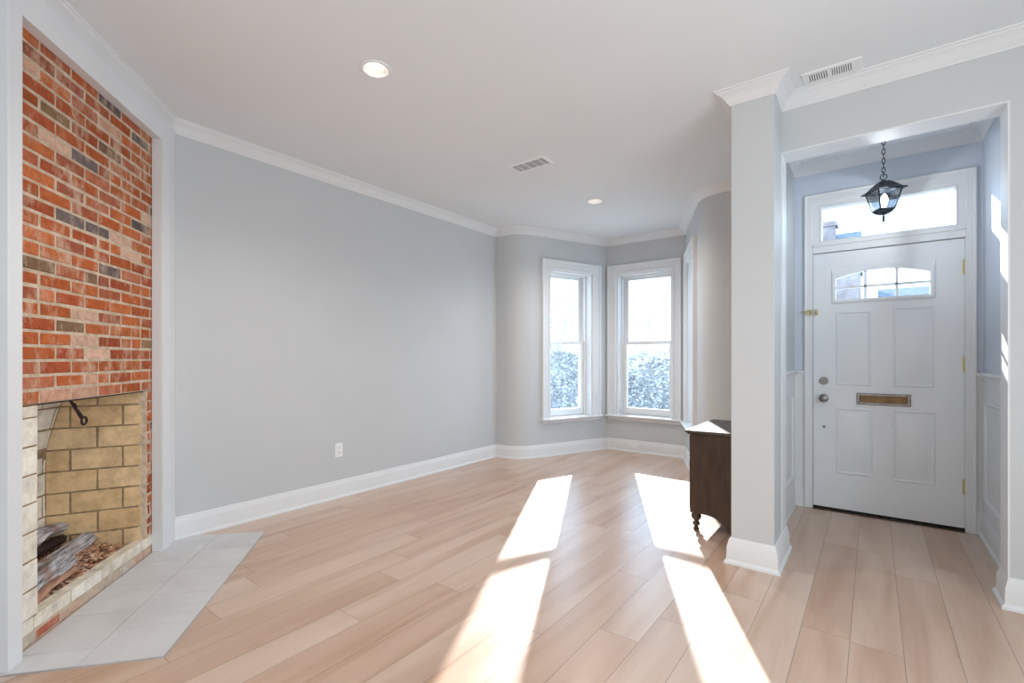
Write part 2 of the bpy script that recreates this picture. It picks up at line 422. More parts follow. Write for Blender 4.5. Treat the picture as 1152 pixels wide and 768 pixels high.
HOLES = [(-2.137, 1.600), (-2.194, 4.254)]; HR = 0.066
g = G()
x0, x1 = -3.9, 1.95
hx0, hx1 = -2.30, -2.04
g.box(x0, hx0, -4.2, 4.72, H, H + 0.1); g.box(hx1, x1, -4.2, 4.72, H, H + 0.1)
yy = -4.2
for (hx, hy) in HOLES:
    g.box(hx0, hx1, yy, hy - 0.13, H, H + 0.1); yy = hy + 0.13
    n = 32; v = []; f = []
    for k in range(n):
        a = 2 * PI * k / n; c, s_ = math.cos(a), math.sin(a)
        m = 0.13 / max(abs(c), abs(s_))
        px, py = hx + c * m, hy + s_ * m
        # the square's own centre differs slightly from the hole's: stretch to the strip edges
        if abs(px - (hx + 0.13)) < 1e-6: px = hx1
        if abs(px - (hx - 0.13)) < 1e-6: px = hx0
        v += [(hx + c * HR, hy + s_ * HR, H), (px, py, H), (hx + c * HR, hy + s_ * HR, H + 0.1)]
    for k in range(n):
        j = (k + 1) % n
        f += [(3 * k, 3 * j, 3 * j + 1, 3 * k + 1), (3 * k, 3 * k + 2, 3 * j + 2, 3 * j)]
    g.add(v, f)
g.box(hx0, hx1, yy, 4.72, H, H + 0.1)
g.prism([(-3.72, 4.72), (-3.1, 6.1), (-1.5, 6.1), (-0.9, 4.72)], H, H + 0.1)
g.box(x0, x1, -4.2, 4.72, H + 0.25, H + 0.3)
struct('ceiling', g, M_ceil, 'white ceiling', recalc=False, smooth=False)

struct('wall_left', wall_strip(G(), iL0, iL1, 0.2), M_wall, 'long gray wall on the left')
struct('wall_front_left', wall_strip(G(), iL1, iA1, 0.2), M_wall, 'rounded gray wall corner left of the bay', angle=20)
WIN = []
Z0, Z1 = 0.455, 2.30
sL = (0.335, 1.255); sM = (0.015, 0.985); sR = (lenR - 1.255, lenR - 0.335)
CW = 0.122
for nm, i0, i1, p0, d, sp, lb in (('wall_bay_left', iA1, iBL, CL, dL, sL, 'left slanted wall of the bay'), ('wall_bay_middle', iBL, iBR, BL, dM, sM, 'middle wall of the bay'), ('wall_bay_right', iBR, iC0, BR, dR, sR, 'right slanted wall of the bay')):
    struct(nm, wall_with_window(i0, i1, p0, d, sp[0] + CW, sp[1] - CW, Z0, Z1), M_wall, lb)
struct('wall_front_right', wall_strip(G(), iC0, iP, 0.2), M_wall, 'rounded gray wall corner right of the bay', angle=20)
struct('wall_partition', G().box(-0.64, -0.515, 3.43, 4.60, 0, H), M_wall, 'partition between the bay and the entry')
struct('wall_column', G().box(-0.665, -0.44, 3.01, 3.43, 0, H), M_wall, 'square gray column between living room and entry', bevel=0.003)
HB = 2.44
g = G().box(-0.44, 1.85, 3.265, 3.43, HB, H).box(0.525, 1.85, 3.265, 3.43, 0, HB)
struct('wall_entry', g, M_wall, 'gray header and pier around the entry opening')
struct('wall_vestibule_right', G().box(0.60, 0.72, 3.43, 4.60, 0, H), M_entry, 'right wall of the entry')
DX0, DX1, DZ = -0.382, 0.508, 2.035
TZ0, TZ1 = 2.137, 2.39
g = G().box(-0.64, DX0 - 0.01, YF, 4.70, 0, H).box(DX1 + 0.01, 0.72, YF, 4.70, 0, H).box(DX0 - 0.01, DX1 + 0.01, YF, 4.70, 2.455, H)
struct('wall_entry_front', g, M_entry, 'wall around the front door')
struct('wall_right', G().box(1.72, 1.9, -4.1, 3.43, 0, H), M_wall, 'right wall behind the camera')
struct('wall_back', G().box(fire_end[0] - 0.2, 1.9, -4.15, -4.0, 0, H), M_wall, 'rear wall behind the camera')
struct('wall_rear_left', wall_strip(G(), 0, 1, 0.2), M_wall, 'wall beside the fireplace towards the rear')

# fireplace wall around the brick: gray paint left of the casing
FU0, FU1 = -3.50, -2.23       # brick panel along u
g = G()
g.prism([FW(-1.72, NB + 0.01)[:2], FW(FU1, NB + 0.01)[:2], FW(FU1, NB - 0.1)[:2], FW(-1.72, NB - 0.1)[:2]], 0, H)
g.prism([FW(-1.72, NB + 0.01)[:2], FW(UR + 0.005, NB + 0.01)[:2], FW(UR + 0.005, NB - 0.1)[:2], FW(-1.72, NB - 0.1)[:2]], 2.62, H)
g.prism([FW(-1.72, NB - 0.50)[:2], FW(-3.9, NB - 0.50)[:2], FW(-3.9, NB - 0.56)[:2], FW(-1.72, NB - 0.56)[:2]], 0, H)  # unseen sheet added behind the firebox to keep stray light out
struct('wall_fireplace', g, M_wall, 'slanted wall that holds the fireplace')

# ------------------------------------------------------------------ baseboards and crown
BASE = [(0, 0), (0.027, 0), (0.026, 0.012), (0.016, 0.024), (0.0155, 0.108), (0.013, 0.122), (0.0085, 0.132), (0.007, 0.146), (0, 0.151)]
struct('baseboard_left', G().sweep(PATH, BASE, iL0, iL1), M_trim, 'white baseboard along the left wall', angle=25)
struct('baseboard_bay', G().sweep(PATH, BASE, iL1, iP), M_trim, 'white baseboard around the bay', angle=25)
CBASE = [(0, 0), (0.034, 0), (0.033, 0.012), (0.022, 0.026), (0.020, 0.100), (0.014, 0.118), (0.012, 0.132), (0.007, 0.146), (0, 0.149)]
colp = [(-0.64, 3.43), (-0.665, 3.43), (-0.665, 3.01), (-0.44, 3.01), (-0.44, 3.43), (-0.515, 3.43), (-0.515, YF), (-0.443, YF)]
struct('baseboard_column', G().sweep(colp, CBASE, 0, 5), M_trim, 'white base around the column', angle=25)
struct('baseboard_vestibule_left', G().sweep(colp, [(o * 0.6, z) for o, z in BASE], 5, 7), M_trim, 'white baseboard left of the front door', angle=25)
rightp = [(0.566, YF), (0.60, YF), (0.60, 3.43), (0.525, 3.43), (0.525, 3.265), (1.72, 3.265)]
struct('baseboard_vestibule_right', G().sweep(rightp, BASE, 0, 2), M_trim, 'white baseboard right of the front door', angle=25)
struct('baseboard_pier', G().sweep(rightp, CBASE, 2, 5), M_trim, 'white base around the right pier of the entry opening', angle=25)
CRN = [(0, H - 0.078), (0.006, H - 0.078), (0.010, H - 0.070), (0.018, H - 0.064), (0.030, H - 0.044), (0.050, H - 0.024), (0.064, H - 0.018), (0.070, H - 0.010), (0.078, H - 0.008), (0.080, H), (0, H)]
struct('trim_1', G().sweep(PATH, CRN, 1, iP), M_trim, 'white crown moulding around the living room', angle=25)
struct('trim_2', G().sweep(PATH, CRN, iP, len(PATH) - 1), M_trim, 'white crown moulding over the column and the entry opening', angle=25)
vest = [(-0.515, 3.43), (-0.515, YF), (0.60, YF), (0.60, 3.43)]
struct('trim_3', G().sweep(vest, [(o * 1.0, z) for o, z in CRN]), M_trim, 'white crown moulding inside the entry', angle=25)
# white lining of the opening
g = G().box(-0.441, 0.526, 3.2652, 3.433, HB - 0.008, HB).box(0.517, 0.525, 3.2652, 3.433, 0, HB - 0.008).box(-0.44, -0.436, 3.2652, 3.433, 0, HB - 0.008)
struct('trim_4', g, M_trim, 'white lining of the entry opening')
# wainscot of the entry
g = G()
RAIL = [(0, 1.062), (0.010, 1.062), (0.012, 1.072), (0.024, 1.084), (0.026, 1.096), (0.016, 1.104), (0, 1.106)]
g.sweep([(-0.515, 3.43), (-0.515, YF), (-0.443, YF)], RAIL).sweep([(0.566, YF), (0.60, YF), (0.60, 3.43)], RAIL)
struct('trim_5', g, M_trim, 'white chair rail of the entry', angle=25)
g = G()
g.box(-0.515, -0.511, 3.43, YF, 0, 1.075).box(-0.515, -0.443, YF - 0.004, YF, 0, 1.075).box(0.596, 0.60, 3.43, YF, 0, 1.075).box(0.566, 0.60, YF - 0.004, YF, 0, 1.075)
BOXM = [(0, 0), (0.004, 0.010), (0.014, 0.013), (0.022, 0.008), (0.028, 0)]
g.frame(3.55, 4.36, 0.25, 0.92, BOXM, lambda a, t, b: (-0.511 + t, a, b)).frame(3.55, 4.40, 0.25, 0.92, BOXM, lambda a, t, b: (0.596 - t, a, b))
struct('trim_6', g, M_trim, 'white wainscot panels of the entry', angle=25)

# ------------------------------------------------------------------ bay windows
def make_window(idx, p0, d, sp, label):
    Mp = panel_map(p0, d)
    a0, a1 = sp; lo, hi = a0 + CW, a1 - CW
    c = Mp((a0 + a1) / 2, 0.1, 0); w = thing('window_%d' % idx, label, None, (c[0], c[1], 0), kind='structure')
    R = lambda s, t, z: Mp(s, -t, z)
    # casing: back band, flat board, inner bead
    prof = [(0, 0), (0, 0.036), (0.012, 0.040), (0.024, 0.036), (0.030, 0.022), (0.060, 0.020), (0.092, 0.020), (0.100, 0.028), (0.114, 0.026), (CW, 0.016), (CW, 0)]
    gg = G().frame(a0, a1, 0.462, 2.415, prof, R, inset=(1, 1, 0, 1))
    build('casing', gg, M_trim, w, angle=25)
    # stool and apron
    gg = G()
    st = [(0.0, 0.440), (0.062, 0.440), (0.070, 0.447), (0.070, 0.458), (0.062, 0.465), (0.0, 0.465)]
    v = []
    for s_ in (a0 - 0.012, a1 + 0.012):
        for (o, z) in st: v.append(R(s_, o, z))
    m = len(st); gg.add(v, [tuple(range(m)), tuple(range(m, 2 * m))[::-1]] + [(j, (j + 1) % m, m + (j + 1) % m, m + j) for j in range(m)])
    gg.box(lo, hi, 0, 0.15, 0.440, 0.465, Mp)
    build('stool', gg, M_trim, w, angle=25)
    gg = G(); ap = [(0, 0.398), (0.010, 0.398), (0.016, 0.408), (0.018, 0.425), (0.034, 0.440), (0, 0.440)]
    v = []
    for s_ in (a0 + 0.004, a1 - 0.004):
        for (o, z) in ap: v.append(R(s_, o, z))
    m = len(ap); gg.add(v, [tuple(range(m)), tuple(range(m, 2 * m))[::-1]] + [(j, (j + 1) % m, m + (j + 1) % m, m + j) for j in range(m)])
    build('apron', gg, M_trim, w, angle=25)
    # jamb liner with stops
    gg = G()
    T = 0.02
    gg.box(lo, lo + T, 0, TH, 0.465, Z1, Mp).box(hi - T, hi, 0, TH, 0.465, Z1, Mp).box(lo + T, hi - T, 0, TH, Z1 - T, Z1, Mp)
    S = 0.018
    gg.box(lo + T, lo + T + S, 0.10, 0.132, 0.465, Z1 - T, Mp).box(hi - T - S, hi - T, 0.10, 0.132, 0.465, Z1 - T, Mp).box(lo + T, hi - T, 0.10, 0.132, Z1 - T - S, Z1 - T, Mp)
    gg.box(lo + T, lo + T + S * .6, 0.176, 0.188, 0.465, Z1 - T, Mp).box(hi - T - S * .6, hi - T, 0.176, 0.188, 0.465, Z1 - T, Mp)
    gg.box(lo + T, hi - T, 0.15, TH + 0.03, 0.440, 0.468, Mp)
    build('jamb', gg, M_trim, w, bevel=0.002)
    # sashes
    b0, b1 = lo + T + 0.002, hi - T - 0.002
    ST = 0.058
    for nm, z0, z1, dep, bot, top in (('lower_sash', 0.470, 1.425, 0.136, 0.082, 0.045), ('upper_sash', 1.385, Z1 - T - 0.002, 0.190, 0.042, 0.044)):
        gg = G()
        gg.box(b0, b0 + ST, dep, dep + 0.038, z0, z1, Mp).box(b1 - ST, b1, dep, dep + 0.038, z0, z1, Mp)
        gg.box(b0 + ST, b1 - ST, dep, dep + 0.038, z0, z0 + bot, Mp).box(b0 + ST, b1 - ST, dep, dep + 0.038, z1 - top, z1, Mp)
        sash = build(nm, gg, M_vinyl, w, bevel=0.003)
        sash['_w'] = w.location
        pg = G().box(b0 + ST - 0.004, b1 - ST + 0.004, dep + 0.016, dep + 0.021, z0 + bot - 0.004, z1 - top + 0.004, Mp)
        build('pane', pg, M_glass, sash, smooth=False)
        if nm == 'lower_sash':
            gl = G(); mid = (b0 + b1) / 2
            gl.box(mid - 0.03, mid + 0.03, dep - 0.012, dep, 1.40, 1.415, Mp)
            build('sash_lock', gl, M_vinyl, sash, bevel=0.003)
        del sash['_w']
    return w
make_window(1, CL, dL, sL, 'left window of the bay, white double-hung sashes on the slanted wall')
make_window(2, BL, dM, sM, 'middle window of the bay, white double-hung sashes facing the room')
make_window(3, BR, dR, sR, 'right window of the bay, seen edge-on beside the dresser')

# ------------------------------------------------------------------ front door
dw = thing('door_1', 'white front door with arched glass lite, mail slot and transom', None, ((DX0 + DX1) / 2, YF, 0), kind='structure')
FY = YF + 0.004                          # room face of the door slab
Df = lambda a, t, b: (a, FY - t, b)
# casing and frame
g = G(); prof = [(0, 0), (0, 0.022), (0.008, 0.026), (0.018, 0.020), (0.052, 0.020), (0.058, 0.012), (0.058, 0)]
g.frame(-0.443, 0.566, 0.0, 2.512, prof, lambda a, t, b: (a, YF - t, b), inset=(1, 1, 0, 1))
build('casing', g, M_trim, dw, angle=25)
g = G()
for a, b in ((DX0 - 0.01, DX0 - 0.003), (DX1 + 0.003, DX1 + 0.01)): g.box(a, b, YF, 4.70, 0, 2.455)
g.box(DX0 - 0.003, DX1 + 0.003, YF - 0.018, 4.66, DZ + 0.004, TZ0 - 0.02)               # transom bar
g.box(DX0 - 0.003, DX1 + 0.003, YF - 0.028, YF, TZ0 - 0.046, TZ0 - 0.030)
g.box(DX0 - 0.003, DX0 + 0.012, 4.575, 4.70, 0, DZ).box(DX1 - 0.012, DX1 + 0.003, 4.575, 4.70, 0, DZ)
build('frame', g, M_trim, dw, bevel=0.002)
g = G().frame(DX0 - 0.003, DX1 + 0.003, TZ0 - 0.02, 2.455, [(0, -0.03), (0, 0.008), (0.046, 0.008), (0.050, 0.014), (0.058, 0.012), (0.062, 0.0), (0.064, -0.05)], lambda a, t, b: (a, YF - t, b), inset=(1, 0.85, 0.32, 1))
tf = build('transom_frame', g, M_trim, dw, angle=25); tf['_w'] = dw.location
build('pane', G().box(-0.33, 0.462, YF + 0.034, YF + 0.039, TZ0 - 0.005, 2.40), M_glass, tf, smooth=False); del tf['_w']
# slab with a hole for the lite
LX0, LX1, LZ0, LZ1 = -0.262, 0.357, 1.628, 1.905
g = G(); y0, y1 = FY, FY + 0.044
g.box(DX0, LX0, y0, y1, 0.022, DZ).box(LX1, DX1, y0, y1, 0.022, DZ).box(LX0, LX1, y0, y1, 0.022, LZ0).box(LX0, LX1, y0, y1, LZ1, DZ)
slab = build('slab', g, M_door, dw)
# raised panels
PANEL = [(0, 0), (0.004, 0.006), (0.012, 0.008), (0.018, 0.0015), (0.026, 0.0015), (0.042, 0.008)]
for a0, a1, b0, b1 in ((-0.232, -0.012, 0.990, 1.565), (0.118, 0.350, 0.990, 1.578), (-0.232, -0.004, 0.300, 0.815), (0.114, 0.355, 0.290, 0.818)):
    build('panel', G().frame(a0, a1, b0, b1, PANEL, Df, fill=True), M_door, dw, angle=25)
# lite frame: rectangle outside, shallow arch inside
def arch_loop(x0, x1, z0, zs, zc, n=14):
    pts = [(x0, z0), (x1, z0), (x1, zs)]
    for i in range(1, n):
        q = i / n; x = x1 + (x0 - x1) * q; pts.append((x, zs + (zc - zs) * (1 - (2 * q - 1) ** 2)))
    pts.append((x0, zs)); return pts
inn = arch_loop(-0.233, 0.328, 1.660, 1.824, 1.876); out_ = arch_loop(LX0, LX1, LZ0, LZ1, LZ1); mid = arch_loop(-0.250, 0.345, 1.643, 1.838, 1.893)
lev = [(out_, -0.004), (out_, 0.004), (mid, 0.014), (inn, 0.010), (inn, -0.044)]
v = []; f = []; k = len(inn)
for lp, t in lev: v += [Df(x, t, z) for x, z in lp]
for j in range(len(lev) - 1):
    for i in range(k):
        q = (i + 1) % k; f.append((j * k + i, j * k + q, (j + 1) * k + q, (j + 1) * k + i))
lf = build('lite_frame', G().add(v, f), M_door, dw, angle=25); lf['_w'] = dw.location
g = G()
for x in (-0.233 + 0.561 / 3, -0.233 + 0.561 * 2 / 3): g.box(x - 0.009, x + 0.009, FY + 0.006, FY + 0.036, 1.655, 1.8745)
g.box(-0.236, 0.331, FY + 0.006, FY + 0.036, 1.7455, 1.7635)
build('muntin', g, M_door, lf, bevel=0.002)
build('pane', G().prism([(x, z) for x, z in arch_loop(-0.236, 0.331, 1.657, 1.827, 1.879)], FY + 0.018, FY + 0.023, M=lambda a, b, c: (a, c, b)), M_glass, lf, smooth=False); del lf['_w']
# hardware
def rosette(x, z, r, prof): return G().lathe([(pr * r, -h) for pr, h in prof], (x, FY, z), 24, 'y')
o = build('deadbolt', rosette(-0.312, 1.022, 0.030, [(1, 0), (1, 0.010), (0.85, 0.018), (0.4, 0.018)]), M_nickel, dw); o['_w'] = dw.location
build('thumb_turn', G().box(-0.330, -0.294, FY - 0.036, FY - 0.016, 1.017, 1.027), M_nickel, o, bevel=0.003); del o['_w']
build('knob', rosette(-0.312, 0.884, 0.033, [(1, 0), (1, 0.006), (0.5, 0.012), (0.42, 0.03), (0.75, 0.042), (0.88, 0.055), (0.8, 0.066), (0.4, 0.072)]), M_nickel, dw)
build('keyhole_cover', rosette(-0.31, 0.656, 0.011, [(1, 0), (0.9, 0.004), (0.3, 0.005)]), M_pewter, dw)
g = G().frame(-0.100, 0.221, 0.847, 0.935, [(0, 0), (0, 0.007), (0.004, 0.010), (0.018, 0.010), (0.021, 0.003), (0.021, 0)], Df)
o = build('mail_slot', g, M_pewter, dw, angle=25); o['_w'] = dw.location
g = G().box(-0.080, 0.201, FY - 0.0055, FY, 0.867, 0.915).box(-0.066, 0.187, FY - 0.009, FY - 0.005, 0.884, 0.906)
build('flap', g, M_bronze, o, bevel=0.0015); del o['_w']
for z in (1.834, 1.157, 0.31):
    g = G().lathe([(0.0065, -0.052), (0.0065, 0.052)], (DX1 + 0.001, FY - 0.007, z), 12).lathe([(0.004, -0.058), (0.007, -0.054), (0.004, -0.05)], (DX1 + 0.001, FY - 0.007, z), 10).lathe([(0.004, 0.05), (0.007, 0.054), (0.004, 0.058)], (DX1 + 0.001, FY - 0.007, z), 10)
    g.box(DX1 - 0.012, DX1 + 0.010, FY - 0.003, FY - 0.0005, z - 0.05, z + 0.05)
    build('hinge', g, M_brass, dw)
g = G().box(-0.420, -0.388, YF - 0.028, YF - 0.020, 1.545, 1.590).box(-0.372, -0.352, FY - 0.006, FY, 1.545, 1.592)
g.tube([(-0.420, YF - 0.034, 1.575), (-0.455, YF - 0.05, 1.578), (-0.455, YF - 0.05, 1.562), (-0.420, YF - 0.034, 1.560)], 0.0045, 8)
g.lathe([(0.004, -0.018), (0.009, -0.008), (0.009, 0.008), (0.004, 0.018)], (-0.362, FY - 0.016, 1.568), 10)
g.lathe([(0.008, -0.02), (0.008, 0.02)], (-0.396, YF - 0.034, 1.568), 10)
build('flip_latch', g, M_brass, dw, bevel=0.001)
build('threshold', G().box(DX0 - 0.003, DX1 + 0.003, FY + 0.002, 4.70, 0, 0.020), M_dark, dw)

# ------------------------------------------------------------------ fireplace
fp0 = FW(-2.85, NB)
fp = thing('fireplace', 'corner fireplace of old red brick framed in white, with a yellow firebrick firebox', 'fireplace', (fp0[0], fp0[1], 0))
def brickwork(g, M, s0, s1, z0, z1, ps, pz, joint, phase, depth, tone, skip=None, jit=0.0015, rows_from=None):
    """bricks in courses: M(s, t, z) with t out of the wall; each brick a bevelled block of its own tone"""
    zb = rows_from if rows_from is not None else z0
    r = math.floor((z0 - zb) / pz)
    while zb + r * pz < z1 - 0.004:
        za = max(z0, zb + r * pz + joint / 2); zt = min(z1, zb + (r + 1) * pz - joint / 2)
        s = phase[r % 2] - math.ceil((phase[r % 2] - s0) / ps + 1) * ps
        while s < s1:
            a = max(s0, s + joint / 2); b = min(s1, s + ps - joint / 2)
            cuts = [(a, b)]
            if depth > 0.01 and random.random() < 0.06 and b - a > 0.15: m = (a + b) / 2; cuts = [(a, m - joint / 2), (m + joint / 2, b)]
            for a, b in cuts:
                if b - a > 0.012 and zt - za > 0.008 and not (skip and skip((a + b) / 2, (za + zt) / 2)):
                    j = lambda: random.uniform(-jit, jit)
                    t = random.uniform(-0.003, 0.0015) if depth > 0.04 else random.uniform(-0.0008, 0.0008)
                    e = min(0.003, joint * .3); c = tone()
                    q = [(a + j(), za + j()), (b + j(), za + j()), (b + j(), zt + j()), (a + j(), zt + j())]
                    cx, cz = (a + b) / 2, (za + zt) / 2
                    qi = [(x + e * (1 if x < cx else -1), z + e * (1 if z < cz else -1)) for x, z in q]
                    v = [M(x, -depth, z) for x, z in q] + [M(x, t - e, z) for x, z in q] + [M(x, t, z) for x, z in qi]
                    ff = [(8, 9, 10, 11), (3, 2, 1, 0)] + [(k, (k + 1) % 4, 4 + (k + 1) % 4, 4 + k) for k in range(4)] + [(4 + k, 4 + (k + 1) % 4, 8 + (k + 1) % 4, 8 + k) for k in range(4)]
                    g.add(v, ff, c)
            s += ps
        r += 1
    return g
def lin(r, g, b, v=0.0):
    c = srgb(r, g, b); k = 1 + random.uniform(-v, v); return tuple(x * k for x in c[:3])
def red_tone():
    q = random.random()
    if q < 0.60: return lin(*random.choice([(184, 98, 54), (174, 90, 48), (190, 108, 64), (168, 84, 52)]), 0.15)
    if q < 0.80: return lin(*random.choice([(174, 98, 68), (162, 92, 68), (184, 110, 80)]), 0.12)
    if q < 0.87: return lin(*random.choice([(136, 108, 82), (124, 92, 74), (146, 116, 84)]), 0.12)
    if q < 0.92: return lin(*random.choice([(104, 92, 90), (116, 104, 102)]), 0.1)
    return lin(*random.choice([(214, 178, 156), (206, 160, 136)]), 0.08)
def fire_tone(): return lin(*random.choice([(228, 196, 150), (232, 201, 156), (224, 190, 144), (235, 205, 162)]), 0.05)
def cream_tone(): return lin(*random.choice([(238, 231, 216), (241, 236, 223), (233, 226, 210)]), 0.04)
FM = lambda s, t, z: FW(s, NB + t, z)
OU0, OU1, OZ = -3.262, -2.412, 1.003                       # opening: right cheek edge, left jamb edge, lintel height
PZ = 0.0627
# brick face above the opening and the right pier
g = G(); brickwork(g, FM, FU0, FU1, OZ, 2.618, 0.1995, PZ, 0.0135, (-2.422, -2.518), 0.06, red_tone, rows_from=OZ)
bf = build('brick_face', g, M_brick, fp, recalc=True); bf['_w'] = fp.location
g = G().prism([FW(FU0, NB - 0.0035)[:2], FW(FU1, NB - 0.0035)[:2], FW(FU1, NB - 0.11)[:2], FW(FU0, NB - 0.11)[:2]], OZ + 0.004, 2.62)
build('mortar', g, M_mortar, bf, smooth=False); del bf['_w']
g = G(); brickwork(g, FM, FU0, OU0 - 0.028, 0.115, OZ, 0.1995, PZ, 0.012, (-3.32, -3.36), 0.06, red_tone, rows_from=OZ - 20 * PZ, jit=0.004)
pr = build('right_pier', g, M_brick, fp); pr['_w'] = fp.location
# ragged mortar edge of the pier
v = []; f = []; nz = 40
for i in range(nz + 1):
    z = 0.10 + (OZ - 0.10) * i / nz
    for (uu, t) in ((FU0, -0.005), (OU0 - 0.006 + random.uniform(-0.006, 0.004), -0.003 + random.uniform(-0.002, 0.002)), (OU0 + 0.002, -0.03), (OU0, -0.11), (FU0, -0.11)):
        v.append(FW(uu, NB + t, z))
for i in range(nz):
    for j in range(5):
        k = (j + 1) % 5; f.append((i * 5 + j, i * 5 + k, (i + 1) * 5 + k, (i + 1) * 5 + j))
f += [tuple(range(5)), tuple(range(nz * 5, nz * 5 + 5))]
build('mortar', G().add(v, f), M_mortar, pr, smooth=False); del pr['_w']
# left jamb of cream firebrick
PF = 0.1195
g = G(); brickwork(g, FM, OU1 + 0.002, FU1, 0.115, OZ - 0.004, 0.229, PF, 0.007, (OU1 - 0.03, OU1 - 0.03), 0.03, cream_tone, rows_from=0.115)
lj = build('left_jamb', g, M_cream, fp); lj['_w'] = fp.location
g = G().prism([FW(OU1 + 0.004, NB - 0.003)[:2], FW(FU1, NB - 0.003)[:2], FW(FU1, NB - 0.12)[:2], FW(OU1 + 0.004, NB - 0.12)[:2]], 0.1, OZ)
build('mortar', g, M_joint, lj, smooth=False); del lj['_w']
# firebox: right cheek, back that leans forward near the top, left cheek
ND = NB - 0.437
UB0, UB1 = -3.155, -2.56
def seg_map(p, q):
    (u0, n0), (u1, n1) = p, q; L = math.hypot(u1 - u0, n1 - n0); du, dn = (u1 - u0) / L, (n1 - n0) / L
    return (lambda s, t, z: FW(u0 + du * s + dn * t, n0 + dn * s - du * t, z)), L
Mc, Lc = seg_map((OU0, NB - 0.004), (UB0, ND))             # from the front edge to the back corner
def flipm(Mx): return lambda s, t, z: Mx(s, -t, z)
PR = 0.1222
for nm, p, q in (('right_cheek', (OU0, NB - 0.02), (UB0, ND)), ('left_cheek', (UB1, ND), (OU1, NB - 0.02))):
    Mx, Lx = seg_map(p, q)
    cu = 0.5 * (p[0] + q[0]); testp = Mx(Lx / 2, 0.1, 0); mid_ = FW(-2.85, NB - 0.2)
    a_ = Mx(Lx / 2, 0.1, 0); b_ = Mx(Lx / 2, -0.1, 0)
    if (Vector(a_) - Vector(mid_)).length > (Vector(b_) - Vector(mid_)).length: Mx = flipm(Mx)
    g = G(); brickwork(g, Mx, 0.0, Lx, 0.085, 1.06, 0.236, PR, 0.009, (0.09, -0.03), 0.02, fire_tone, rows_from=0.194 - PR)
    ck = build(nm, g, M_fire, fp); ck['_w'] = fp.location
    g = G().box(0, Lx, -0.06, -0.0025, 0.0, 1.08, Mx); build('mortar', g, M_joint, ck, smooth=False); del ck['_w']
def back_lean(z): return 0.0 if z < 0.66 else 0.35 * (z - 0.66) ** 1.25
Mb = lambda s, t, z: FW(s, ND + t + back_lean(z), z)
g = G(); brickwork(g, Mb, UB0, UB1, 0.085, 1.06, 0.236, PR, 0.009, (-2.9, -3.02), 0.02, cream_tone, rows_from=0.194 - PR)
bk = build('back_wall', g, M_cream, fp); bk['_w'] = fp.location
v = []; f = []
zs = [0.0, 0.3, 0.6, 0.72, 0.82, 0.92, 1.0, 1.08]
for z in zs: v += [Mb(UB0 - 0.01, -0.0025, z), Mb(UB1 + 0.01, -0.0025, z), FW(UB1 + 0.01, ND - 0.05, z), FW(UB0 - 0.01, ND - 0.05, z)]
for i in range(len(zs) - 1):
    for j in range(4):
        k = (j + 1) % 4; f.append((i * 4 + j, i * 4 + k, i * 4 + 4 + k, i * 4 + 4 + j))
build('mortar', G().add(v, f), M_joint, bk, smooth=False); del bk['_w']
build('throat', G().prism([FW(-3.48, NB - 0.06)[:2], FW(-2.25, NB - 0.06)[:2], FW(-2.25, ND - 0.05)[:2], FW(-3.48, ND - 0.05)[:2]], 1.07, 1.09), M_dark, fp, smooth=False)
build('lintel', G().prism([FW(FU0, NB - 0.012)[:2], FW(FU1, NB - 0.012)[:2], FW(FU1, NB - 0.10)[:2], FW(FU0, NB - 0.10)[:2]], OZ - 0.004, OZ + 0.004), M_rust, fp, smooth=False, label='thin rusty iron lintel')
g = G().prism([FW(OU0 - 0.05, NB - 0.063)[:2], FW(OU1 + 0.06, NB - 0.063)[:2], FW(OU1 + 0.06, ND - 0.02)[:2], FW(OU0 - 0.05, ND - 0.02)[:2]], 0.0, 0.100)
build('firebox_floor', g, M_ash, fp, smooth=False)
# curb: cream firebrick course over a course of worn red brick
g = G(); brickwork(g, FM, FU0 + 0.01, FU1, 0.056, 0.118, 0.231, 0.062, 0.006, (-2.62, -2.62), 0.06, cream_tone, rows_from=0.056)
cb_ = build('hearth_curb', g, M_cream, fp); cb_['_w'] = fp.location
g = G().prism([FW(FU0 + 0.01, NB - 0.003)[:2], FW(FU1, NB - 0.003)[:2], FW(FU1, NB - 0.062)[:2], FW(FU0 + 0.01, NB - 0.062)[:2]], 0.0, 0.112)
build('mortar', g, M_mortar, cb_, smooth=False)
def worn(): return lin(*random.choice([(196, 120, 100), (210, 176, 156), (206, 196, 184), (200, 186, 170), (186, 104, 84)]), 0.06)
g = G(); brickwork(g, FM, FU0 + 0.01, FU1, 0.004, 0.052, 0.15, 0.048, 0.008, (-2.70, -2.70), 0.05, worn, rows_from=0.004, jit=0.003)
build('worn_brick_course', g, M_brick, cb_, label='worn red brick course under the cream curb'); del cb_['_w']
# white casing
NC = -1.476
CUT = [FW(-3.335, NC)[:2], FW(-3.335, NB + 0.002)[:2], FW(UR, NB + 0.002)[:2], (XL, FW(UR, NB)[1] + 0.10), FW((XL - NC * NX) / UX, NC)[:2]]
g = G().prism([FW(-3.335, NC)[:2], FW(-3.335, NB - 0.0)[:2], FW(UR + 0.004, NB)[:2], (XL + 0.001, 1.158), FW(-3.50, NC)[:2]], 0.0086, H - 0.07)
g.prism([FW(-2.247, NC)[:2], FW(-2.247, NB)[:2], FW(-2.176, NB)[:2], FW(-2.176, NC)[:2]], 0.0086, H - 0.07)
g.prism([FW(-3.335, NC)[:2], FW(-3.335, NB)[:2], FW(-2.247, NB)[:2], FW(-2.247, NC)[:2]], 2.552, H - 0.07)
g.prism([FW(-3.338, NC + 0.006)[:2], FW(-3.338, NC)[:2], FW(-3.43, NC)[:2], FW(-3.43, NC + 0.006)[:2]], 0.0086, 2.55)
build('casing', g, M_trim, fp, bevel=0.002, label='white painted casing around the brick')
